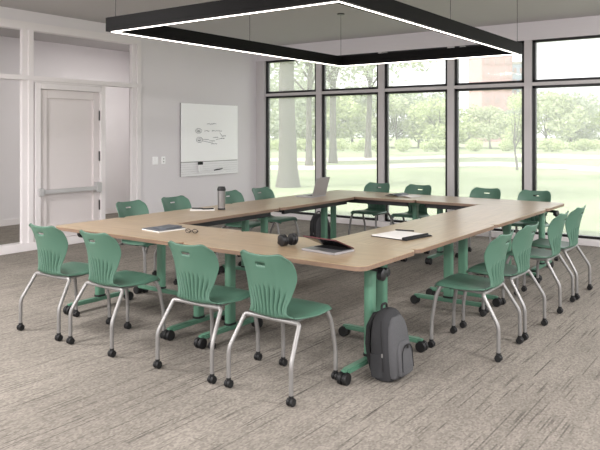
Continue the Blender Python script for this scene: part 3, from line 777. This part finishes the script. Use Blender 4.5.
def leaf_cloud(bm, blobs, n, size, rnd):
    tot = sum(b[3]**2 for b in blobs)
    for (bx, by, bz, br) in blobs:
        for k in range(int(n*br*br/tot)):
            v = Vector((rnd.gauss(0, 1), rnd.gauss(0, 1), rnd.gauss(0, 1))).normalized()*br*(rnd.random()**.45)
            v.z *= .75; c = Vector((bx, by, bz))+v
            a = Vector((rnd.gauss(0, 1), rnd.gauss(0, 1), rnd.gauss(0, .6))).normalized(); b = a.cross(Vector((rnd.gauss(0, 1), rnd.gauss(0, 1), rnd.gauss(0, 1)))).normalized()
            s = size*rnd.uniform(.6, 1.4)
            vs = [bm.verts.new(c+a*s), bm.verts.new(c+b*s*.55+a*s*.2), bm.verts.new(c-a*s), bm.verts.new(c-b*s*.55-a*s*.1)]
            bm.faces.new(vs)
def tree_parts(seed, h, crown_r, trunk_r, crown_z, n, size):
    rnd = random.Random(seed); tb_ = newbm(); lb = newbm()
    lean = rnd.uniform(-.4, .4)
    tp = [(0, 0, 0), (0, 0, h*.04), (lean*.1, 0, h*.12), (lean*.3, 0, crown_z*.6), (lean*.5, .1, crown_z), (lean*.4, 0, h*.8)]
    add_tube(tb_, tp, [trunk_r*1.5, trunk_r*1.15, trunk_r, trunk_r*.9, trunk_r*.75, trunk_r*.2], seg=12)
    blobs = []
    for k in range(9):
        a = 2*PI*k/9+rnd.uniform(-.3, .3); rr = crown_r*rnd.uniform(.45, .8); z = lerp(crown_z, h*.9, rnd.random())
        e = (rr*math.cos(a), rr*math.sin(a), z)
        s = (lean*.4, 0, lerp(crown_z*.7, crown_z, rnd.random()))
        mid = ((s[0]+e[0])*.5, (s[1]+e[1])*.5, (s[2]+e[2])*.5+crown_r*.08)
        add_tube(tb_, [s, mid, e], [trunk_r*.42, trunk_r*.28, trunk_r*.1], seg=7)
        blobs.append((e[0], e[1], e[2], crown_r*rnd.uniform(.38, .55)))
    blobs.append((0, 0, h*.85, crown_r*.5))
    leaf_cloud(lb, blobs, n, size, rnd)
    return tb_, lb
def make_tree(kind, label, loc, seed, h, cr, tr, cz, n, size, lm, group):
    t = thing('tree', label, 'tree', loc, 0, group)
    a, b = tree_parts(seed, h, cr, tr, cz, n, size)
    obj('trunk', a, M['bark'], t); obj('foliage', b, M[lm], t, smooth=False)
    return t
# large trees near the window wall
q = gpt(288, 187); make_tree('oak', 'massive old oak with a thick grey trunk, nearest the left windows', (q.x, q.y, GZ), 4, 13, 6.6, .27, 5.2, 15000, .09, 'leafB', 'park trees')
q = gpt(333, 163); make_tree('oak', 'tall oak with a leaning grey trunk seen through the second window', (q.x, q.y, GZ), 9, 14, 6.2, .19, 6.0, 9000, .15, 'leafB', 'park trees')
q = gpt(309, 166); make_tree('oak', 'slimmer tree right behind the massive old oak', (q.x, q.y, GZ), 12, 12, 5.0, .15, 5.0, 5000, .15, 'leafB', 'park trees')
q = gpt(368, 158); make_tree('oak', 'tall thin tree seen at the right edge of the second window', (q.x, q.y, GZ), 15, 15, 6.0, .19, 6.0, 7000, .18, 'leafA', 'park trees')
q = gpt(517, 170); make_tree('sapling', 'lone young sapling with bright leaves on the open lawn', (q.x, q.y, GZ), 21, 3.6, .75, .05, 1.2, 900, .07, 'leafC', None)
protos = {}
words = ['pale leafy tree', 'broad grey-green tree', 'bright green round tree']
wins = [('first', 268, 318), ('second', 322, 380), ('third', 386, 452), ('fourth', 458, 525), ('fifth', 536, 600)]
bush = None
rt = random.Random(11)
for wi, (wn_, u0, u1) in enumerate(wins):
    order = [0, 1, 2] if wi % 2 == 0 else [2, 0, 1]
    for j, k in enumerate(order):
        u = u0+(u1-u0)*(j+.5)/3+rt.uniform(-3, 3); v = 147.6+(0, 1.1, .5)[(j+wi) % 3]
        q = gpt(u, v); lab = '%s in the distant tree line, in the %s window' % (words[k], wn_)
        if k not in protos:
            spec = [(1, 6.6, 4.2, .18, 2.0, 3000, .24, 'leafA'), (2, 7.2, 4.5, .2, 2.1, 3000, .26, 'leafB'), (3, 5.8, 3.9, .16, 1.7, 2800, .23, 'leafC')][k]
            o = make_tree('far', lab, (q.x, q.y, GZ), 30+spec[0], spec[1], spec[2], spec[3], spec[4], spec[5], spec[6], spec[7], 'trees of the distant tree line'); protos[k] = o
        else:
            o = place_copy(protos[k], (q.x, q.y, GZ), rt.uniform(0, 6), lab)
            sc_ = rt.uniform(.85, 1.05)*(.62 if wi == 3 else .95); o.scale = (sc_, sc_, sc_)
    for j, side in enumerate(('left', 'right')):
        q = gpt(u0+(u1-u0)*(.25+.5*j), 151+rt.uniform(0, 1)); lab = 'low round bush below the distant trees, %s one through the %s window' % (side, wn_)
        if bush is None:
            bush = thing('bush', lab, 'bush', (q.x, q.y, GZ), 0, 'bushes at the foot of the tree line')
            rnd = random.Random(5); lb = newbm(); leaf_cloud(lb, [(0, 0, 1.0, 1.3), (1.5, .2, .8, 1.0), (-1.6, 0, .9, 1.1), (.5, .5, 1.4, .7)], 1600, .15, rnd); obj('foliage', lb, M['leafC'], bush, smooth=False)
            bush.scale = (.62, .62, .62)
            bm = newbm()
            for a in range(4): add_tube(bm, [(0, 0, 0), (.5*math.cos(a*1.6), .4*math.sin(a*1.6), .8)], [.06, .02], seg=6)
            obj('stem', bm, M['bark'], bush)
        else: place_copy(bush, (q.x, q.y, GZ), rt.uniform(0, 6), lab)
# buildings
def building(label, u, dist, wd, ht, dep, m, nw, nf, rot):
    q = at(u, HY, dist); t = thing('building', label, 'building', (q.x, q.y, GZ), rot)
    bm = newbm(); add_box(bm, -wd/2, wd/2, 0, dep, 0, ht); obj('wall', bm, m, t, smooth=False)
    bm = newbm(); add_box(bm, -wd/2-.2, wd/2+.2, -.2, dep+.2, ht, ht+.5); obj('roof', bm, M['concrete'], t, smooth=False)
    for i in range(nw):
        for j in range(nf):
            x = -wd/2+wd*(i+.5)/nw; z = 1.5+(ht-2)*(j+.35)/nf
            bm = newbm(); add_box(bm, x-wd/nw*.28, x+wd/nw*.28, -.12, .02, z, z+ht/nf*.5); wq = obj('window', bm, m, t, smooth=False)
            bm = newbm(); add_box(bm, x-wd/nw*.24, x+wd/nw*.24, -.16, -.1, z+.1, z+ht/nf*.5-.1); obj('pane', bm, M['pane'], wq, smooth=False)
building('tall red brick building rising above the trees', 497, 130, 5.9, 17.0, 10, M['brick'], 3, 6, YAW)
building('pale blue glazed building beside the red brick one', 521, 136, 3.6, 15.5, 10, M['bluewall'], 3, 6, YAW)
